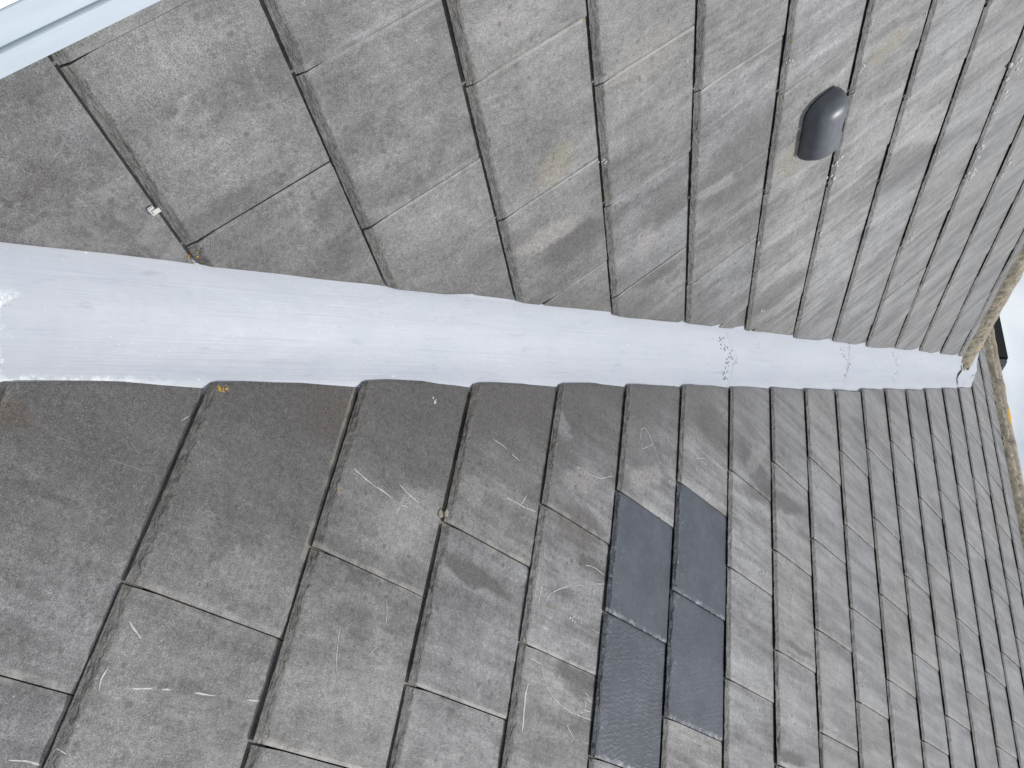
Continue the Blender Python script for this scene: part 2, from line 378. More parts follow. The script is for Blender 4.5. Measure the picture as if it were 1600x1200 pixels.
def new_slate_material():
    t = NT('new_dark_slate')
    P = t.obj(slope_R); L = t.obj(None); lx, ly, lz = t.sep(L)
    oi = t.n('ShaderNodeObjectInfo'); oc = t.n('ShaderNodeSeparateColor'); t.t.links.new(oi.outputs['Color'], oc.inputs[0])
    m = t.math('ADD', t.math('MULTIPLY', t.mr(t.noise(P, 8, 5, .6), .3, .7), .6), t.math('MULTIPLY', t.mr(t.noise(P, 40, 4, .6), .3, .7), .4))
    col = t.mix(m, (.046, .053, .070), (.086, .096, .120))
    g = t.noise(P, 420, 3, .75)
    col = t.mix(t.mr(g, .30, .52, .55, 0), col, (.026, .029, .036))
    col = t.mix(t.mr(g, .54, .72, 0, .55), col, (.17, .18, .205))
    rip = t.n('ShaderNodeTexWave', wave_type='BANDS', bands_direction='X'); rp = t.n('ShaderNodeMapping')
    t.put(rp.inputs['Vector'], P); rp.inputs['Rotation'].default_value = (0, 0, rad(-18.6)); rp.inputs['Scale'].default_value = (1, 1, 1)
    t.put(rip.inputs['Vector'], rp.outputs[0]); rip.inputs['Scale'].default_value = 27; rip.inputs['Distortion'].default_value = 9.0
    rip.inputs['Detail'].default_value = 5; rip.inputs['Detail Scale'].default_value = 2.2
    rv = t.math('MULTIPLY', t.math('MULTIPLY', rip.outputs['Fac'], oc.outputs[1]), t.mr(t.noise(P, 20, 3, .6), .35, .60, .15, 1.0))
    col = t.mix(t.math('MULTIPLY', t.mr(rv, .80, .99), .30), col, (.20, .21, .225))
    tm = t.mr(t.math('ADD', ly, t.math('MULTIPLY_ADD', t.noise(P, 60, 3, .6), .012, -.006)), .008, .020, 1, 0)
    tc = t.mix(t.mr(t.noise(t.scale(P, (90, 200, 90)), 1, 4, .75), .54, .70), (.040, .044, .055), (.30, .32, .35))
    col = t.mix(t.math('MULTIPLY', tm, .6), col, tc)
    ed = t.math('MULTIPLY', t.mr(lx, W - .016, W - .003), t.mr(t.noise(P, 60, 4, .7), .46, .62))
    col = t.mix(t.math('MULTIPLY', ed, .55), col, (.44, .45, .47))
    sc = t.math('MULTIPLY', t.mr(ly, .060, .012), t.mr(t.noise(t.scale(P, (130, 60, 1)), 1, 4, .75), .60, .68))
    col = t.mix(t.math('MULTIPLY', sc, .7), col, (.48, .49, .52))
    nb = t.bump(t.math('ADD', t.math('MULTIPLY', g, .6), t.noise(P, 60, 3)), .35, .0014)
    nb = t.bump(rv, .22, .0018, nb)
    nb = t.bump(t.math('MULTIPLY', t.noise(t.scale(P, (90, 240, 70)), 1, 4, .7), tm), .8, .006, nb)
    return t.fin(col, t.math('MULTIPLY_ADD', g, .25, .36), nb, .5)

mat_L = slate_material('weathered_slate_upper', slope_L, STAIN_L, False)
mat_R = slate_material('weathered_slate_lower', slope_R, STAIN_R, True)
mat_new = new_slate_material()

def simple(name, c, rough=.8, var=.3, scale=30, bump=.3, bd=.0008, spec=.4, c2=None):
    t = NT(name); P = t.n('ShaderNodeTexCoord').outputs['Object']
    n = t.noise(P, scale, 5, .65)
    c2 = c2 or tuple(x * (1 - var) for x in c)
    col = t.mix(t.mr(n, .3, .7), c2, c)
    return t.fin(col, rough, t.bump(t.noise(P, scale * 3, 4, .65), bump, bd), spec)
mat_deck = simple('roofing_felt', (.022, .021, .02), .95)
mat_orange = simple('orange_lichen', (.56, .33, .06), .95, .4, 200)
mat_olive = simple('ochre_lichen', (.40, .31, .12), .95, .5, 200)
mat_white = simple('white_lichen', (.66, .65, .62), .95, .3, 200)
mat_chalk = simple('chalk', (.60, .59, .57), .95, .25, 300)
mat_faint = simple('faint_chalk', (.27, .265, .26), .95, .3, 300)

mat_cut = simple('shaded_cut_edge', (.040, .046, .062), .7, .3, 60)  # shade along the valley, painted dark navy on the lower slates' cut faces
# ------------------------------------------------------------------ slates
def ragged(n, seed, base, amp, f=9.0):
    return [max(.004, base + amp * fbm(i / n * f, seed * 3.7, 0, 5) + amp * .5 * (mnoise.cell(Vector((i / n * f * 1.3, seed, 2))) - .5)) for i in range(n + 1)]

def slate_mesh(name, seed, nu, x_lo, x_hi, head, chamf=.016, ntail=6, shade_cut=False, bevel=True):
    """x_lo / x_hi: functions of v giving the side edges. Returns a closed mesh with a riven tail."""
    v0 = 0.0
    gap = .0009
    while v0 < head and x_hi(v0) - x_lo(v0) < .006: v0 += .004
    if v0 >= head - .01: return None
    while v0 > 0 and v0 < head and False: pass
    cut_tail = v0 > 0
    ch = ragged(nu, seed, chamf, .0075) if not cut_tail else [.003] * (nu + 1)
    depth = [min(.0064, max(.0024, .0046 + .0024 * fbm(i / nu * 14, seed * 1.9, 5, 4))) for i in range(nu + 1)]
    rows = [i / ntail for i in range(ntail + 1)]
    g = head - .030
    body = [.05, .10, .16, .22, g - .0034, g - .0027, head] if head > .245 else [head * .35, head * .7, head]
    if 0.06 < head <= .245: body = [head * .3, g * .8, g - .0034, g - .0027, head]
    vs, fs = [], []
    def z_plane(v): return T0 * (1 - v / GAUGE) + .0008
    tops = []
    for r, fr in enumerate(rows):
        row = []
        for i in range(nu + 1):
            f = i / nu
            v = v0 + fr * ch[i]
            if r == 0: v += .0005 * fbm(f * 24, seed, 9, 4)
            drop = 0.0
            if not cut_tail:
                step = (1 - fr) ** .75
                step += .22 * fbm(f * 26, fr * 5, seed * .7, 4) * (1 if 0 < r < ntail else 0)
                drop = depth[i] * min(1.05, max(0, step)) if r < ntail else 0
            row.append((f, v, drop))
        tops.append(row)
    for b in body:
        if v0 + ch[0] + .01 < b: tops.append([(i / nu, b, 0.0) for i in range(nu + 1)])
    nr = len(tops)
    for row in tops:
        for (f, v, drop) in row:
            lo, hi = x_lo(v) + gap, x_hi(v) - gap
            if v < .022 and not cut_tail and lo < .01: lo += .0022 * min(1, (.024 - v) / .006)    # open mouth of the side lock
            x = lo + f * max(.0005, hi - lo)
            if bevel and i == nu - 1: x = hi - .0065
            tilt = .0024 * (x / W)
            if bevel and i == nu: tilt -= .0024
            e = 0.0
            if f < .999 and f > .001: e = 0.0
            else: e = -.0009
            if v > g - .0030: drop = .0076
            vs.append((x, v, z_plane(v) - drop + tilt + e + .0005 * fbm(x * 9, v * 9, seed, 3)))
    n1 = nu + 1
    for r in range(nr - 1):
        for i in range(nu):
            a = r * n1 + i; fs.append((a, a + 1, a + n1 + 1, a + n1))
    # underside and edges
    loop = [i for i in range(n1)] + [r * n1 + nu for r in range(1, nr)] + [(nr - 1) * n1 + i for i in range(nu - 1, -1, -1)] + [r * n1 for r in range(nr - 2, 0, -1)]
    base = len(vs); cutf = []
    for q in loop:
        x, v, z = vs[q]; vs.append((x, v, z_plane(v) - THICK + .0022 * (x / W)))
    m = len(loop)
    for q in range(m):
        a, b = loop[q], loop[(q + 1) % m]
        fs.append((b, a, base + q, base + (q + 1) % m))
        if a % n1 == 0 and b % n1 == 0: cutf.append(len(fs) - 1)
    fs.append(tuple(base + q for q in range(m - 1, -1, -1)))
    me = mesh(name, vs, fs)
    if shade_cut:
        for q in cutf: me.polygons[q].material_index = 1
    return me

def proj(p):
    d = p - CAMPOS; z = d.dot(AZ)
    if z < .05: return None
    return 800 + FOCAL_PX * d.dot(AX) / z, 600 + FOCAL_PX * d.dot(AY) / z, z
def in_view(M, x0, x1, y0, y1, margin=620):
    ok = False
    pts = [proj(M @ Vector((x, y, 0))) for x in (x0, (x0 + x1) / 2, x1) for y in (y0, (y0 + y1) / 2, y1)]
    pts = [p for p in pts if p]
    if not pts: return False
    return any(-margin < p[0] < 1600 + margin and -margin < p[1] < 1200 + margin for p in pts)

variants = {}
slates = []
def place_slates(root, M, tails, phase, head_lim, cut, lower, mat):
    ks = sorted(tails)
    for k in ks:
        v = tails[k]
        nxt = tails.get(k + 1, head_lim)
        for j in range(-40, 40):
            x0 = phase[k] + j * W
            x1 = x0 + W
            if not in_view(M, x0 - (.2 if lower else 0), x1, v, v + GAUGE): continue
            free = lower and k >= 16                       # above the end of the valley lining the courses run on
            if lower:
                if not free and cut(v) > x1 - .07: continue          # no slivers: the next slate is a wide one
                if free and x0 < -4.75: continue
            else:
                if cut(v + .29) < x0 + .01: continue
                if k == -1 and x0 > 1.3: continue                    # a wide slate closes this course at the valley
            head = min(nxt - v + .030, head_lim - v)
            if head < .03: continue
            jv = rng.uniform(-.0015, .0015); seed = rng.random() * 100
            je = rng.uniform(-.005, .005)
            dist = proj(M @ Vector(((x0 + x1) / 2, v, 0)))
            dist = dist[2] if dist else 1.0
            lvl = 0 if dist < 1.75 else (1 if dist < 2.7 else 2)
            nu, nt = ((54, 7), (34, 5), (20, 4))[lvl]
            dark = lower and ((k == 4 and abs(x0 + 1.288) < .02 or k == 4 and abs(x0 + .988) < .02) or (k == 5 and (abs(x0 + 1.422) < .02 or abs(x0 + 1.122) < .02)))
            if lower and not free: clipped = cut(v) > x0 - .09
            elif lower: clipped = False
            else: clipped = cut(v) < x1 + .012
            ch = .013 if dark else (.0145 if lower else .0165)
            if clipped:
                if lower:
                    wide = cut(v) < x0 + .07
                    lo = lambda u: max(-1.0 if wide else 0.0, cut(v + u) + je + .004 * fbm(u * 9, seed, 0, 3) - x0); hi = lambda u: W
                else:
                    lo = lambda u: 0.0; hi = lambda u: min(1.0 if k == -1 and x0 > 1.0 else W, cut(v + u) + je + .004 * fbm(u * 9, seed, 0, 3) - x0)
                me = slate_mesh('slate', seed, nu, lo, hi, head, ch, ntail=nt, shade_cut=lower, bevel=lower)
                if me is None: continue
                fix_normals(me)
            else:
                key = (lvl, round(head, 4), dark, lower)
                lst = variants.setdefault(key, [])
                if len(lst) < 5:
                    me = slate_mesh('slate', seed, nu, lambda u: 0.0, lambda u: W, head, ch, ntail=nt); fix_normals(me)
                    lst.append(me)
                else: me = rng.choice(lst)
            mm = mat_new if dark else mat
            if not me.materials:
                me.materials.append(mm)
                if lower and clipped: me.materials.append(mat_cut)
            o = bpy.data.objects.new('slate', me); COL.objects.link(o); o.parent = root
            o.location = (x0, v + jv, rng.uniform(-.0004, .0006))
            o.rotation_euler = (rng.uniform(-.0018, .0018), rng.uniform(-.0015, .0020), rng.uniform(-.0022, .0022))
            tone = 1 + rng.gauss(0, .032)
            dustk = (.9 if (lower and k <= 6) else .35) * rng.uniform(.5, 1.2) if lower else .25
            o.color = (max(.88, min(1.12, tone)), min(1, dustk), rng.uniform(-.3, 1.0), 0 if (lower and clipped) else 1)
            if dark:
                up, newer = ('lower' if k == 4 else 'upper'), (abs(x0 + 1.288) < .02 or abs(x0 + 1.422) < .02)
                o['label'] = 'newer dark blue grey slate of the %s course, %s' % (up, 'nearer the valley' if newer else 'farther from the valley')
                o.color = (1, .15 if newer else (.9 if k == 4 else .5), 0, 1)
            slates.append((root, M, o))

place_slates(slope_L, M_L, TAIL_L, PH_L, HEAD_L, cut_L, False, mat_L)
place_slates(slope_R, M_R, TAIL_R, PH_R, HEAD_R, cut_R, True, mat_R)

# felted boarding under the slates, and the slopes on the far side of the ridges
def quad(name, pts, mat, parent): return link(name, mesh(name, pts, [(0, 1, 2, 3)]), mat, parent)
RIDGE_Y, RIDGE_X = 3.375, 5.40
quad('roof_deck', [(-2.4, .2, -.03), (5.6, .2, -.03), (5.6, RIDGE_Y / CL_, -.03), (-2.4, RIDGE_Y / CL_, -.03)], mat_deck, slope_L)
quad('roof_deck', [(-5.2, .2, -.03), (2.2, .2, -.03), (2.2, RIDGE_X / CR, -.03), (-5.2, RIDGE_X / CR, -.03)], mat_deck, slope_R)
zL, zR = RIDGE_Y * math.tan(TL) + LIFT, RIDGE_X * math.tan(TR) + LIFT
def back(name, pts, root, M):
    inv = M.inverted(); return quad(name, [inv @ Vector(p) for p in pts], mat_deck, root)
back('far_side', [(-2.4, RIDGE_Y + .002, zL - .045), (-2.4, RIDGE_Y + 2.5, zL - 2.6), (4.6, RIDGE_Y + 2.5, zL - 2.6), (4.6, RIDGE_Y + .002, zL - .045)], slope_L, M_L)
back('far_side', [(RIDGE_X + .002, -2.2, zR - .045), (RIDGE_X + 3, -2.2, zR - 2.2), (RIDGE_X + 3, 5.2, zR - 2.2), (RIDGE_X + .002, 5.2, zR - .045)], slope_R, M_R)

# ray lookup of the finished slate surface, in slope coordinates
bpy.context.view_layer.update()
def surface(root):
    vs, fs = [], []
    for r, M, o in slates:
        if r is not root: continue
        b = len(vs); mb = Matrix.LocRotScale(o.location, o.rotation_euler, (1, 1, 1))
        vs += [mb @ v.co for v in o.data.vertices]
        fs += [[b + i for i in p.vertices] for p in o.data.polygons]
    return BVHTree.FromPolygons(vs, fs)
bvh = {slope_L.name: surface(slope_L), slope_R.name: surface(slope_R)}
def height(root, x, y):
    hit = bvh[root.name].ray_cast(Vector((x, y, .2)), Vector((0, 0, -1)))
    return hit[0].z if hit[0] is not None else 0.0

# ------------------------------------------------------------------ chalk scratches, lichen, chips
def ribbons(name, marks, mat, root):
    vs, fs = [], []
    for w, pl in marks:
        P = []
        for a, b in zip(pl[:-1], pl[1:]):
            n = max(2, int(math.dist(a, b) / .006))
            P += [(a[0] + (b[0] - a[0]) * i / n, a[1] + (b[1] - a[1]) * i / n) for i in range(n)]
        P.append(pl[-1])
        hw = w * .00052; sd = rng.random() * 50
        prev = None
        for i, p in enumerate(P):
            q = P[min(i + 1, len(P) - 1)]; o = P[max(i - 1, 0)]
            d = Vector((q[0] - o[0], q[1] - o[1])); d.normalize()
            ox = p[0] + .0012 * fbm(i * .35, sd); oy = p[1] + .0012 * fbm(i * .35, sd + 9)
            ww = hw * (1 + .9 * fbm(i * .8, sd + 4)) * (.35 if i in (0, len(P) - 1) else 1)
            if mnoise.noise(Vector((i * .30, sd, 1))) > .55 and w < 2.5: prev = None; continue
            l = (ox - d.y * ww, oy + d.x * ww); r = (ox + d.y * ww, oy - d.x * ww)
            hl, hr = height(root, *l), height(root, *r)
            if abs(hl - hr) > .002: prev = None; continue
            vs += [(l[0], l[1], hl + .0006), (r[0], r[1], hr + .0006)]
            c = len(vs) - 2
            if prev is not None and abs(vs[prev][2] - vs[c][2]) < .003: fs.append((prev, prev + 1, c + 1, c))
            prev = c
    o = link(name, mesh(name, vs, fs), mat, root); fix_normals(o.data); return o
tag(ribbons('chalk_scratch', [m for m in MARKS if m[0] >= 1.1], mat_chalk, slope_R), kind='stuff')
tag(ribbons('faint_scratch', [m for m in MARKS if m[0] < 1.1], mat_faint, slope_R), kind='stuff')

def blob(bm, c, r, flat=.5):
    m = Matrix.Translation(c) @ Matrix.Rotation(rng.random() * 6, 4, 'Z') @ Matrix.Diagonal((r * rng.uniform(.7, 1.3), r * rng.uniform(.7, 1.3), r * flat, 1))
    ret = bmesh.ops.create_icosphere(bm, subdivisions=1, radius=1.0, matrix=m)
    for v in ret['verts']: v.co += Vector([rng.uniform(-.25, .25) * r * f for f in (1, 1, .4)])
def clusters(name, pts, mat, root, rs=.00055, lumps=7):
    bm = bmesh.new()
    for x, y, s in pts:
        for i in range(lumps):
            dx, dy = rng.gauss(0, s * rs * 1.3), rng.gauss(0, s * rs * 1.6)
            blob(bm, Vector((x + dx, y + dy, height(root, x + dx, y + dy))), s * rs * rng.uniform(.5, 1.1))
    me = bpy.data.meshes.new(name); bm.to_mesh(me); bm.free()
    return tag(link(name, me, mat, root, True), kind='stuff')
clusters('lichen_tuft', ORANGE_R, mat_orange, slope_R, .0005)
clusters('lichen_tuft', ORANGE_L, mat_orange, slope_L)
clusters('white_lichen', WHITE_R, mat_white, slope_R, .0014, 5)
clusters('white_lichen', WHITE_L, mat_white, slope_L, .0016, 5)
def along_tails(tails, lo, hi, n, cut, lower, ymin):
    out = []
    while len(out) < n:
        k = rng.choice([k for k in tails if tails[k] > ymin]); v = tails[k]
        x = rng.uniform(lo, hi)
        if (lower and x < cut(v) + .03) or (not lower and x > cut(v) - .03): continue
        if mnoise.noise(Vector((x * 3, v * 3, 3))) < 0: continue
        out.append((x, v + rng.uniform(.000, .016), rng.uniform(.8, 2.2)))
    return out
clusters('ochre_lichen', along_tails(TAIL_R, -3.4, .4, 70, cut_R, True, 3.2), mat_olive, slope_R, .0008, 4)
clusters('ochre_lichen', along_tails(TAIL_L, .9, 4.0, 40, cut_L, False, 2.3), mat_olive, slope_L, .0008, 4)
clusters('white_lichen', along_tails(TAIL_L, 1.6, 4.0, 60, cut_L, False, 2.8), mat_white, slope_L, .0011, 3)
clusters('white_lichen', along_tails(TAIL_R, -3.4, .4, 40, cut_R, True, 2.5), mat_white, slope_R, .0010, 3)

# small pale clip under a tail of the upper slope, and the broken corner of a slate on the lower one
mat_clip = simple('pale_clip', (.62, .61, .58), .6, .2, 120)
bm = bmesh.new()
bmesh.ops.create_cube(bm, size=1, matrix=Matrix.Translation((1.373, 1.6425, height(slope_L, 1.373, 1.6405) + .0025)) @ Matrix.Rotation(.12, 4, 'Z') @ Matrix.Diagonal((.015, .009, .004, 1)))
bmesh.ops.bevel(bm, geom=bm.edges[:], offset=.0012, segments=2, affect='EDGES')
bmesh.ops.create_cube(bm, size=1, matrix=Matrix.Translation((1.374, 1.647, height(slope_L, 1.373, 1.6405) + .0058)) @ Matrix.Diagonal((.007, .010, .002, 1)))
me = bpy.data.meshes.new('slate_clip'); bm.to_mesh(me); bm.free()
tag(link('slate_clip', me, mat_clip, slope_L), 'small pale clip sticking out below a slate beside the valley')
bm = bmesh.new()
mat_mortar_chip = simple('mortar_chip', (.40, .35, .28), .95, .4, 90)
for i in range(9):
    x, y = -1.010 + rng.uniform(-.012, .010), 2.5215 + rng.uniform(-.008, .012)
    blob(bm, Vector((x, y, height(slope_R, x, y) + .001)), rng.uniform(.004, .008), .5)
me = bpy.data.meshes.new('mortar_crumb'); bm.to_mesh(me); bm.free()
tag(link('mortar_crumb', me, mat_mortar_chip, slope_R), kind='stuff')

# ------------------------------------------------------------------ valley lining
valley = tag(empty('valley_lining', Matrix.Translation((0, 0, LIFT))), 'pale lavender grey painted valley lining running between the two slate slopes', 'valley lining')
def lining_material():
    t = NT('painted_lining'); P = t.obj(valley); x, y, z = t.sep(P)
    # along the valley (s) and across it (q)
    s = t.math('ADD', t.math('MULTIPLY', x, .82 * .82 + 0), t.math('MULTIPLY', y, .572))
    q = t.math('SUBTRACT', t.math('MULTIPLY', x, .572), t.math('MULTIPLY', y, .82))
    cv = t.n('ShaderNodeCombineXYZ'); t.put(cv.inputs[0], s); t.put(cv.inputs[1], q)
    V = cv.outputs[0]
    a = t.noise(t.scale(V, (1.2, 9, 1)), 2.0, 5, .6, .4)
    b = t.noise(t.scale(V, (2, 55, 1)), 2.0, 5, .7, .3)
    c = t.noise(V, 9, 4, .6)
    col = t.mix(t.mr(a, .3, .7), (.405, .424, .476), (.452, .458, .508))
    col = t.mix(t.mr(c, .35, .7, 0, .45), col, (.42, .465, .505))
    col = t.mix(t.mr(b, .52, .72, 0, .40), col, (.335, .36, .41))
    fine = t.noise(t.scale(V, (8, 200, 1)), 1.0, 4, .7)
    col = t.mix(t.mr(fine, .55, .75, 0, .35), col, (.52, .535, .58))
    sm = t.noise(t.scale(V, (14, 40, 1)), 1, 5, .7)
    col = t.mix(t.mr(sm, .58, .72, 0, .50), col, (.28, .31, .35))
    # unfinished whiter paint at the lower end and along the slates there
    e = t.math('ADD', t.math('ADD', t.math('MULTIPLY', x, .82), t.math('MULTIPLY', y, .572)), t.math('MULTIPLY_ADD', t.noise(P, 34, 6, .8), .13, -.065))
    wm = t.math('MULTIPLY', t.mr(e, 1.692, 1.674), t.mr(t.math('SUBTRACT', t.math('MULTIPLY', x, KV), y), -.045, -.020))
    e2 = t.math('ADD', t.math('SUBTRACT', t.math('MULTIPLY', x, KV), y), t.math('MULTIPLY_ADD', t.noise(P, 45, 5, .8), .05, -.025))
    wm2 = t.math('MULTIPLY', t.mr(e2, .098, .112), t.mr(x, 1.46, 1.66, 1, 0))
    wmx = t.math('MULTIPLY', t.math('MAXIMUM', wm, wm2), t.mr(t.noise(P, 90, 4, .7), .30, .55, .35, 1.0))
    col = t.mix(wmx, col, (.72, .75, .76))
    fl = t.mr(t.noise(P, 170, 2, .6), .70, .76, 0, .7)
    col = t.mix(fl, col, (.74, .76, .80))
    dk = t.math('MULTIPLY', t.mr(t.noise(P, 210, 2, .5), .68, .74), t.mr(t.noise(P, 10, 3), .48, .62))
    col = t.mix(t.math('MULTIPLY', dk, .6), col, (.25, .26, .28))
    nb = t.bump(b, .22, .003); nb = t.bump(t.noise(V, 6, 4, .5), .35, .02, nb); nb = t.bump(fine, .10, .002, nb)
    return t.fin(col, t.math('MULTIPLY_ADD', c, .25, .36), nb, .45)
mat_lining = lining_material()
def smax(a, b, k=.17):
    h = max(k - abs(a - b), 0) / k
    return max(a, b) + h * h * k * .25
def sheet(t0, t1, lift, ends=(0, 0)):
    n = max(4, int((t1 - t0) / .035)); vs, fs = [], []
    offs = [(-.26 + .26 * i / 14, 0) for i in range(14)] + [(0, -.24 * i / 13) for i in range(14)]
    m = len(offs)
    for i in range(n + 1):
        f = i / n
        for j, (ox, oy) in enumerate(offs):
            g = (j / (m - 1) - .5) * 2
            lo = t0 + ends[0] * (.035 * g + .012 * fbm(g * 4, t0 * 5, 0, 4)); hi = t1
            t = lo + (hi - lo) * f
            x, y = t + ox, t * KV + oy
            z = smax(x * math.tan(TR), y * math.tan(TL)) - .004 + lift * (1 - f) ** .7
            z += .0016 * fbm(x * 6, y * 6, 2, 4) + .0008 * fbm(x * 30, y * 30, 7, 3)
            if i == 0 and ends[0]: z -= .0016
            under = min(1, max(0, (-oy - .122) / .02)) if oy < 0 else min(1, max(0, (-ox - .176) / .02))
            z -= .016 * under                                  # the sheet dips below the slates' edges
            vs.append((x, y, z))
    for i in range(n):
        for j in range(m - 1):
            a = i * m + j; fs.append((a, a + 1, a + m + 1, a + m))
    me = mesh('lead_sheet', vs, fs); fix_normals(me)
    return link('lead_sheet', me, mat_lining, valley, True)
SEAMS = [0.75, 2.83, 3.52, 3.95, 4.80]
for i, a in enumerate(SEAMS):
    b = SEAMS[i + 1] + .06 if i + 1 < len(SEAMS) else 4.945
    sheet(a, b, .0022 if i else 0, (1 if i else 0, 0))
# crumbly old mastic along the laps, dark splits where a lap has opened
mat_mastic = simple('mastic', (.55, .54, .49), .9, .25, 90, .05)
mat_split = simple('open_lap', (.03, .033, .04), .9)
def lin_z(x, y): return smax(x * math.tan(TR), y * math.tan(TL)) - .0010
bm = bmesh.new()
for t0, n in ((2.80, 60), (3.50, 34), (3.93, 24)):
    for i in range(n):
        g = rng.uniform(-.75, .85); t = t0 + .035 * g + rng.gauss(0, .010)
        ox, oy = (-.15 * -g, 0) if g > 0 else (0, 0)
        if g < 0: x, y = t + .14 * g, t * KV
        else: x, y = t, t * KV - .11 * g
        blob(bm, Vector((x, y, lin_z(x, y) - .0022)), rng.uniform(.0014, .0040), .55)
me = bpy.data.meshes.new('mastic'); bm.to_mesh(me); bm.free()
tag(link('mastic', me, mat_mastic, valley, True), kind='stuff')
def split(pts, w):
    vs, fs = [], []
    for i, (x, y) in enumerate(pts):
        f = i / (len(pts) - 1); ww = w * math.sin(math.pi * min(1, max(.05, f))) ** .6
        vs += [(x - ww, y + ww * .3, lin_z(x, y) + .0022), (x + ww, y - ww * .3, lin_z(x, y) + .0022)]
        if i: fs.append((2 * i - 2, 2 * i - 1, 2 * i + 1, 2 * i))
    me = mesh('open_split', vs, fs); fix_normals(me); link('open_split', me, mat_split, valley)
split([(3.399, 2.453), (3.426, 2.451), (3.449, 2.445), (3.482, 2.436)], .006)
split([(4.652, 3.267), (4.706, 3.269), (4.685, 3.22), (4.69, 3.185), (4.712, 3.158)], .010)
split([(4.919, 3.391), (4.866, 3.322)], .006)

# ------------------------------------------------------------------ ridges
def ridge_material(name, root, spots, axis):
    t = NT(name); P = t.obj(root)
    a = t.noise(P, 9, 6, .65); b = t.noise(P, 60, 5, .7)
    col = t.mix(t.mr(a, .3, .7), (.25, .215, .165), (.44, .39, .315))
    col = t.mix(t.mr(b, .5, .68, 0, .75), col, (.13, .105, .08))
    col = t.mix(t.mr(t.noise(P, 34, 4, .6), .58, .68, 0, .6), col, (.42, .39, .33))
    PW = t.vmath('ADD', P, t.scale(t.vmath('SUBTRACT', t.noise(P, 38, 4, .6, out='Color'), (.5, .5, .5)), (.05, .05, .05)))
    for (c, r) in spots:
        mp = t.n('ShaderNodeMapping', vector_type='TEXTURE'); t.put(mp.inputs['Vector'], PW)
        mp.inputs['Location'].default_value = c; mp.inputs['Scale'].default_value = r
        ln = t.vmath('LENGTH', mp.outputs[0], out=1)
        col = t.mix(t.mr(ln, 1.05, .8), col, (.62, .34, .04))
    col = t.mix(t.mr(t.noise(P, 16, 4, .65), .70, .74, 0, .6), col, (.48, .30, .08))
    nb = t.bump(b, .5, .006); nb = t.bump(t.noise(P, 190, 3, .7), .4, .002, nb)
    return t.fin(col, .92, nb, .3)
def ridge_tile(a0, a1, hw, hh, along, root, mat, sd):
    """half-round tile; along=True runs in x, else in y"""
    vs, fs = [], []; n, m = 26, 18
    for i in range(n + 1):
        f = i / n; a = a0 + .005 + (a1 - a0 - .010) * f
        e = 1 + (.035 if f > .90 else 0)                                   # the lapping collar
        for s, rr in ((0, 1.0), (1, .86)):
            for j in range(m + 1):
                th = math.pi * j / m
                r = rr * e * (1 + .035 * fbm(a * 12, th * 2, sd + s, 4))
                c, h = hw * r * math.cos(th), hh * r * math.sin(th) ** .9
                vs.append((a, c, h) if along else (c, a, h))
    q = 2 * (m + 1)
    for i in range(n):
        for j in range(m):
            a = i * q + j; b = a + m + 1
            fs += [(a, a + 1, a + q + 1, a + q), (b, b + q, b + q + 1, b + 1)]
        for j in (0, m):
            a = i * q + j; b = a + m + 1; fs.append((a, a + q, b + q, b))
    for i in (0, n):
        for j in range(m):
            a = i * q + j; b = a + m + 1; fs.append((a, b, b + 1, a + 1))
    me = mesh('ridge_tile', vs, fs); fix_normals(me)
    return link('ridge_tile', me, mat, root, True)
def mortar(a0, a1, prof, along, root, mat, sd, amp=.014):
    """lumpy bedding strip: prof = list of (across, height)"""
    vs, fs = [], []; n = int((a1 - a0) / .012); m = len(prof)
    for i in range(n + 1):
        a = a0 + (a1 - a0) * i / n
        for j, (c, h) in enumerate(prof):
            c2 = c + amp * fbm(a * 22, j * .9, sd, 5); h2 = h + amp * .9 * fbm(a * 25, j * .9, sd + 20, 5)
            vs.append((a, c2, h2) if along else (c2, a, h2))
    for i in range(n):
        for j in range(m - 1):
            a = i * m + j; fs.append((a, a + 1, a + m + 1, a + m))
    for i in (0, n): fs.append(tuple(i * m + j for j in range(m)))
    me = mesh('mortar_bedding', vs, fs); fix_normals(me); return link('mortar_bedding', me, mat, root, True)
mat_mortar = simple('bedding_mortar', (.46, .40, .31), .95, .55, 40, .7, .008, .3)
# upper slope
RL_Z = 3.400
ridge_L = tag(empty('ridge_capping', Matrix.Translation((2.0, RIDGE_Y, RL_Z + LIFT))), 'buff half round ridge tiles in crumbling mortar along the top of the upper slope', 'ridge')
mat_rL = ridge_material('ridge_tile_upper', ridge_L, [((2.20, -.02, .085), (.035, .03, .03)), ((2.56, -.045, .06), (.03, .02, .02)), ((1.72, -.02, .085), (.05, .03, .03))], True)
xs = [-.25, .21, .67, 1.12, 1.58, 2.03, 2.47, 2.745]
for i, (a, b) in enumerate(zip(xs[:-1], xs[1:])):
    ridge_tile(a, b, .080, .086, True, ridge_L, mat_rL, 3.1 * i)
mortar(-.25, 2.74, [(-.055, .0), (-.066, .048), (-.078, .036), (-.086, .015), (-.092, -.012), (-.094, -.034)], True, ridge_L, mat_mortar, 1.0)
bm = bmesh.new()
for i in range(60):
    f = rng.random()
    x = 2.725 + .10 * f + rng.uniform(-.03, .02); y = rng.uniform(-.075, .05) * (1 - .4 * f)
    blob(bm, Vector((x, y, rng.uniform(-.02, .06) * (1 - f) + .012)), rng.uniform(.012, .024), .8)
me = bpy.data.meshes.new('end_mortar'); bm.to_mesh(me); bm.free()
link('end_mortar', me, mat_mortar, ridge_L, True)
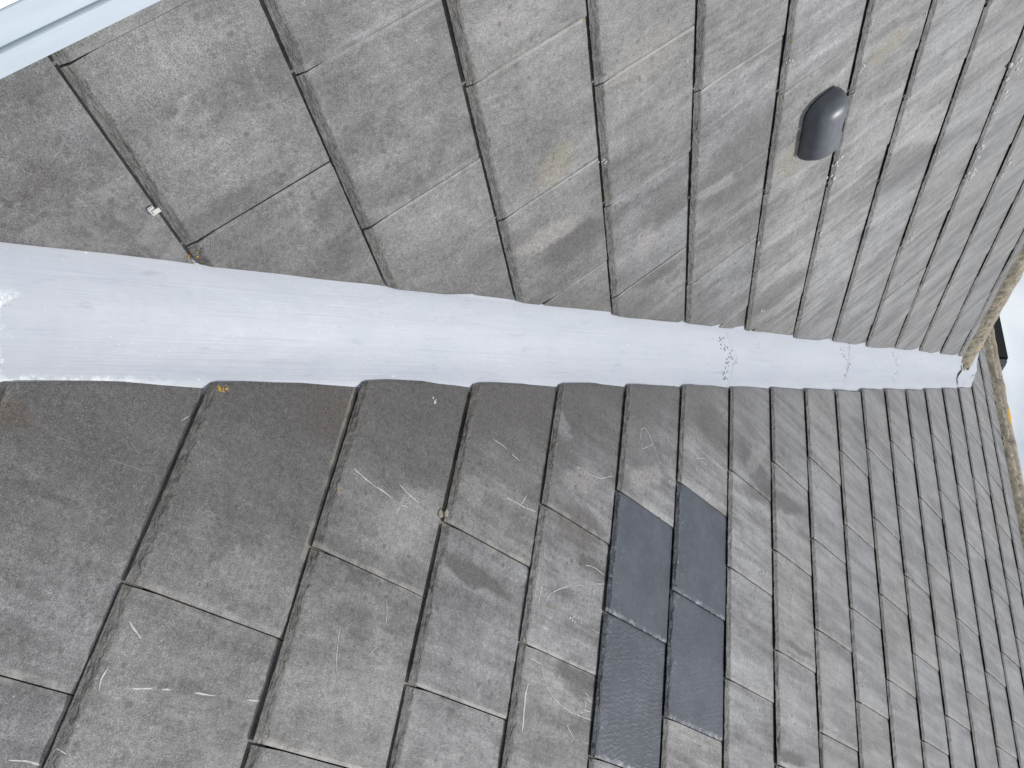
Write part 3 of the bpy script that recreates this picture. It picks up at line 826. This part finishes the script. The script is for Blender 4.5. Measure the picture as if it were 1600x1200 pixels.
# lower slope
RR_Z = 3.800
ridge_R = tag(empty('ridge_capping', Matrix.Translation((RIDGE_X, 1.0, RR_Z + LIFT))), 'far ridge of buff tiles with a large orange lichen spot, topping the lower slope', 'ridge')
mat_rR = ridge_material('ridge_tile_lower', ridge_R, [((-.035, 2.37, .07), (.045, .10, .05)), ((-.02, 2.93, .10), (.05, .06, .05)), ((-.02, 2.62, .10), (.04, .05, .04)), ((-.01, 1.2, .1), (.05, .06, .05))], False)
ys = [-2.6, -2.15, -1.7, -1.25, -.8, -.35, .1, .55, 1.0, 1.45, 1.90, 2.19, 2.64, 3.09, 3.54, 3.9]
for i, (a, b) in enumerate(zip(ys[:-1], ys[1:])):
    ridge_tile(a, b, .094, .092, False, ridge_R, mat_rR, 2.3 * i + 50)
mortar(-2.6, 3.9, [(-.07, .0), (-.086, .040), (-.097, .020), (-.104, .002), (-.108, -.018)], False, ridge_R, mat_mortar, 31.0, .008)

# ------------------------------------------------------------------ vent hood on the upper slope
VX0, VX1, VY, VD, VH = 1.962, 2.121, 2.998, .116, .052
vent = tag(empty('vent_hood', M_L @ Matrix.Translation(((VX0 + VX1) / 2, VY, .012))), 'small dark blue grey rounded plastic vent hood on the upper slope', 'roof vent')
mt = NT('vent_plastic'); vp = mt.n('ShaderNodeTexCoord').outputs['Object']
vc = mt.mix(mt.mr(mt.noise(vp, 40, 4, .6), .3, .7), (.074, .080, .097), (.098, .106, .128))
vc = mt.mix(mt.mr(mt.noise(vp, 160, 3, .6), .62, .75, 0, .4), vc, (.14, .14, .14))
mat_vent = mt.fin(vc, .42, mt.bump(mt.noise(vp, 300, 3, .6), .10, .001), .75)
mat_ventdark = simple('vent_mouth', (.012, .012, .014), .8)
vs, fs = [], []; n, m = 36, 22; LX = VX1 - VX0
for i in range(n + 1):
    f = i / n
    d0, d1 = f * LX, (1 - f) * LX
    R0, R1 = .046, .010
    s = 1.0
    if d0 < R0: s *= max(.02, max(0, 1 - ((R0 - d0) / R0) ** 2.3) ** .42)
    if d1 < R1: s *= .78 + .22 * math.sqrt(max(0, 1 - ((R1 - d1) / R1) ** 2))
    for j in range(m + 1):
        th = math.pi * j / m
        y = .5 - .5 * math.copysign(abs(math.cos(th)) ** .85, math.cos(th))
        z = math.sin(th) ** .80
        yy = VD * (.72 + (y - .72) * (s if d0 < R0 else 1)) if True else 0
        vs.append((-LX / 2 + d0, yy, VH * z * s - .003))
for i in range(n):
    for j in range(m):
        a = i * (m + 1) + j; fs.append((a, a + 1, a + m + 2, a + m + 1))
for i in (0, n): fs.append(tuple(i * (m + 1) + j for j in range(m + 1)))
me = mesh('hood', vs, fs); fix_normals(me)
hood = link('hood', me, mat_vent, vent, True)
for p in me.polygons:
    if len(p.vertices) > 5: p.use_smooth = False
# base flange the hood rises from, and a raised rib with the small moulded mark
bm = bmesh.new()
bmesh.ops.create_cube(bm, size=1, matrix=Matrix.Translation((.022, .064, -.006)) @ Matrix.Diagonal((LX - .052, VD - .016, .006, 1)))
bmesh.ops.bevel(bm, geom=bm.edges[:], offset=.0016, segments=2, affect='EDGES')
me = bpy.data.meshes.new('base_flange'); bm.to_mesh(me); bm.free(); link('base_flange', me, mat_vent, vent)
bm = bmesh.new()
th = rad(128)
def on_hood(x, th):
    y = VD * (.5 - .5 * math.copysign(abs(math.cos(th)) ** .85, math.cos(th))); return Vector((x, y, VH * math.sin(th) ** .8 - .0025))
for (xa, xb, t0) in ((-.012, .028, 122), (.012, .030, 132), (-.004, .020, 116)):
    for q in range(14):
        bmesh.ops.create_cube(bm, size=.0014, matrix=Matrix.Translation(on_hood(xa + (xb - xa) * q / 13, rad(t0))) @ Matrix.Diagonal((2.2, .8, .8, 1)))
me = bpy.data.meshes.new('moulded_mark'); bm.to_mesh(me); bm.free(); link('moulded_mark', me, mat_ventdark, vent)

# ------------------------------------------------------------------ white stepped trim at the edge of the upper slope
trim = tag(empty('white_trim', M_L @ Matrix.Translation((1.126, 1.6, .014))), 'white stepped trim board crossing the top left corner, lying along the upper slope', 'trim board')
mt = NT('white_gloss_board'); vp = mt.obj(trim)
wc = mt.mix(mt.mr(mt.noise(mt.scale(vp, (30, 4, 10)), 1, 5, .6), .35, .7), (.50, .565, .625), (.57, .63, .69))
wc = mt.mix(mt.mr(mt.noise(mt.scale(vp, (18, 22, 10)), 1, 4, .7, 1.5), .62, .70, 0, .35), wc, (.42, .46, .50))
mat_trim = mt.fin(wc, .38, mt.bump(mt.noise(vp, 14, 4, .5), .10, .004), .5)
def board(name, prof, y0, y1, r=.0015):
    vs = [(x, y, z) for y in (y0, y1) for x, z in prof]; k = len(prof)
    fs = [(i, (i + 1) % k, (i + 1) % k + k, i + k) for i in range(k)] + [tuple(range(k)), tuple(range(2 * k - 1, k - 1, -1))]
    me = mesh(name, vs, fs)
    bm = bmesh.new(); bm.from_mesh(me); bmesh.ops.recalc_face_normals(bm, faces=bm.faces)
    bmesh.ops.bevel(bm, geom=bm.edges[:], offset=r, segments=2, affect='EDGES'); bm.to_mesh(me); bm.free()
    return link(name, me, mat_trim, trim)
board('outer_step', [(0, -.010), (0, .012), (-.0200, .0125), (-.0215, .0150), (-.0250, .0150), (-.0254, -.010)], -1.0, .9, .0008)
board('middle_step', [(-.0245, -.012), (-.0245, .0060), (-.0585, .0070), (-.0590, -.012)], -1.0, .9, .0008)
mt = NT('bright_white_board')
mat_white_board = mt.fin((.82, .84, .85), .4)
inner = board('inner_step', [(-.058, -.012), (-.058, .0045), (-.20, .0020), (-.20, -.012)], -1.0, .9, .001)
inner.data.materials.clear(); inner.data.materials.append(mat_white_board)

# ------------------------------------------------------------------ black box behind the far ridge
box = tag(empty('black_box', Matrix.Translation((5.62, 4.15, LIFT + 3.775))), 'long black box with a grey end, showing above the far ridge', 'box')
mat_black = simple('black_metal', (.012, .014, .018), .5, .3, 20, .1, .002)
mat_grey = simple('grey_end_cap', (.16, .165, .175), .6, .2, 30, .1, .002)
def boxpart(name, y0, y1, x0, x1, z0, z1, mat, slope=0.0, bev=.012):
    vs = [(x, y, z + slope * (1 if (y == y0 and zi) else 0)) for y in (y0, y1) for x, z, zi in ((x0, z0, 0), (x1, z0, 0), (x1, z1, 1), (x0, z1, 1))]
    me = mesh(name, vs, [(0, 1, 2, 3), (7, 6, 5, 4), (0, 4, 5, 1), (1, 5, 6, 2), (2, 6, 7, 3), (3, 7, 4, 0)])
    bm = bmesh.new(); bm.from_mesh(me); bmesh.ops.recalc_face_normals(bm, faces=bm.faces)
    bmesh.ops.bevel(bm, geom=bm.edges[:], offset=bev, segments=2, affect='EDGES'); bm.to_mesh(me); bm.free()
    return link(name, me, mat, box)
boxpart('box_body', -.195, .75, -.10, .12, -.10, .236, mat_black, 0, .010)
boxpart('end_cap', -.258, -.193, -.10, .12, -.10, .236, mat_grey, -.03, .014)

# ------------------------------------------------------------------ ground far below
mat_ground = simple('lawn', (.075, .10, .04), .95, .5, .8, .3, .05)
ground = link('ground', mesh('ground', [(-2500, -2500, 0), (2500, -2500, 0), (2500, 2500, 0), (-2500, 2500, 0)], [(0, 1, 2, 3)]), mat_ground)
tag(ground, kind='structure')
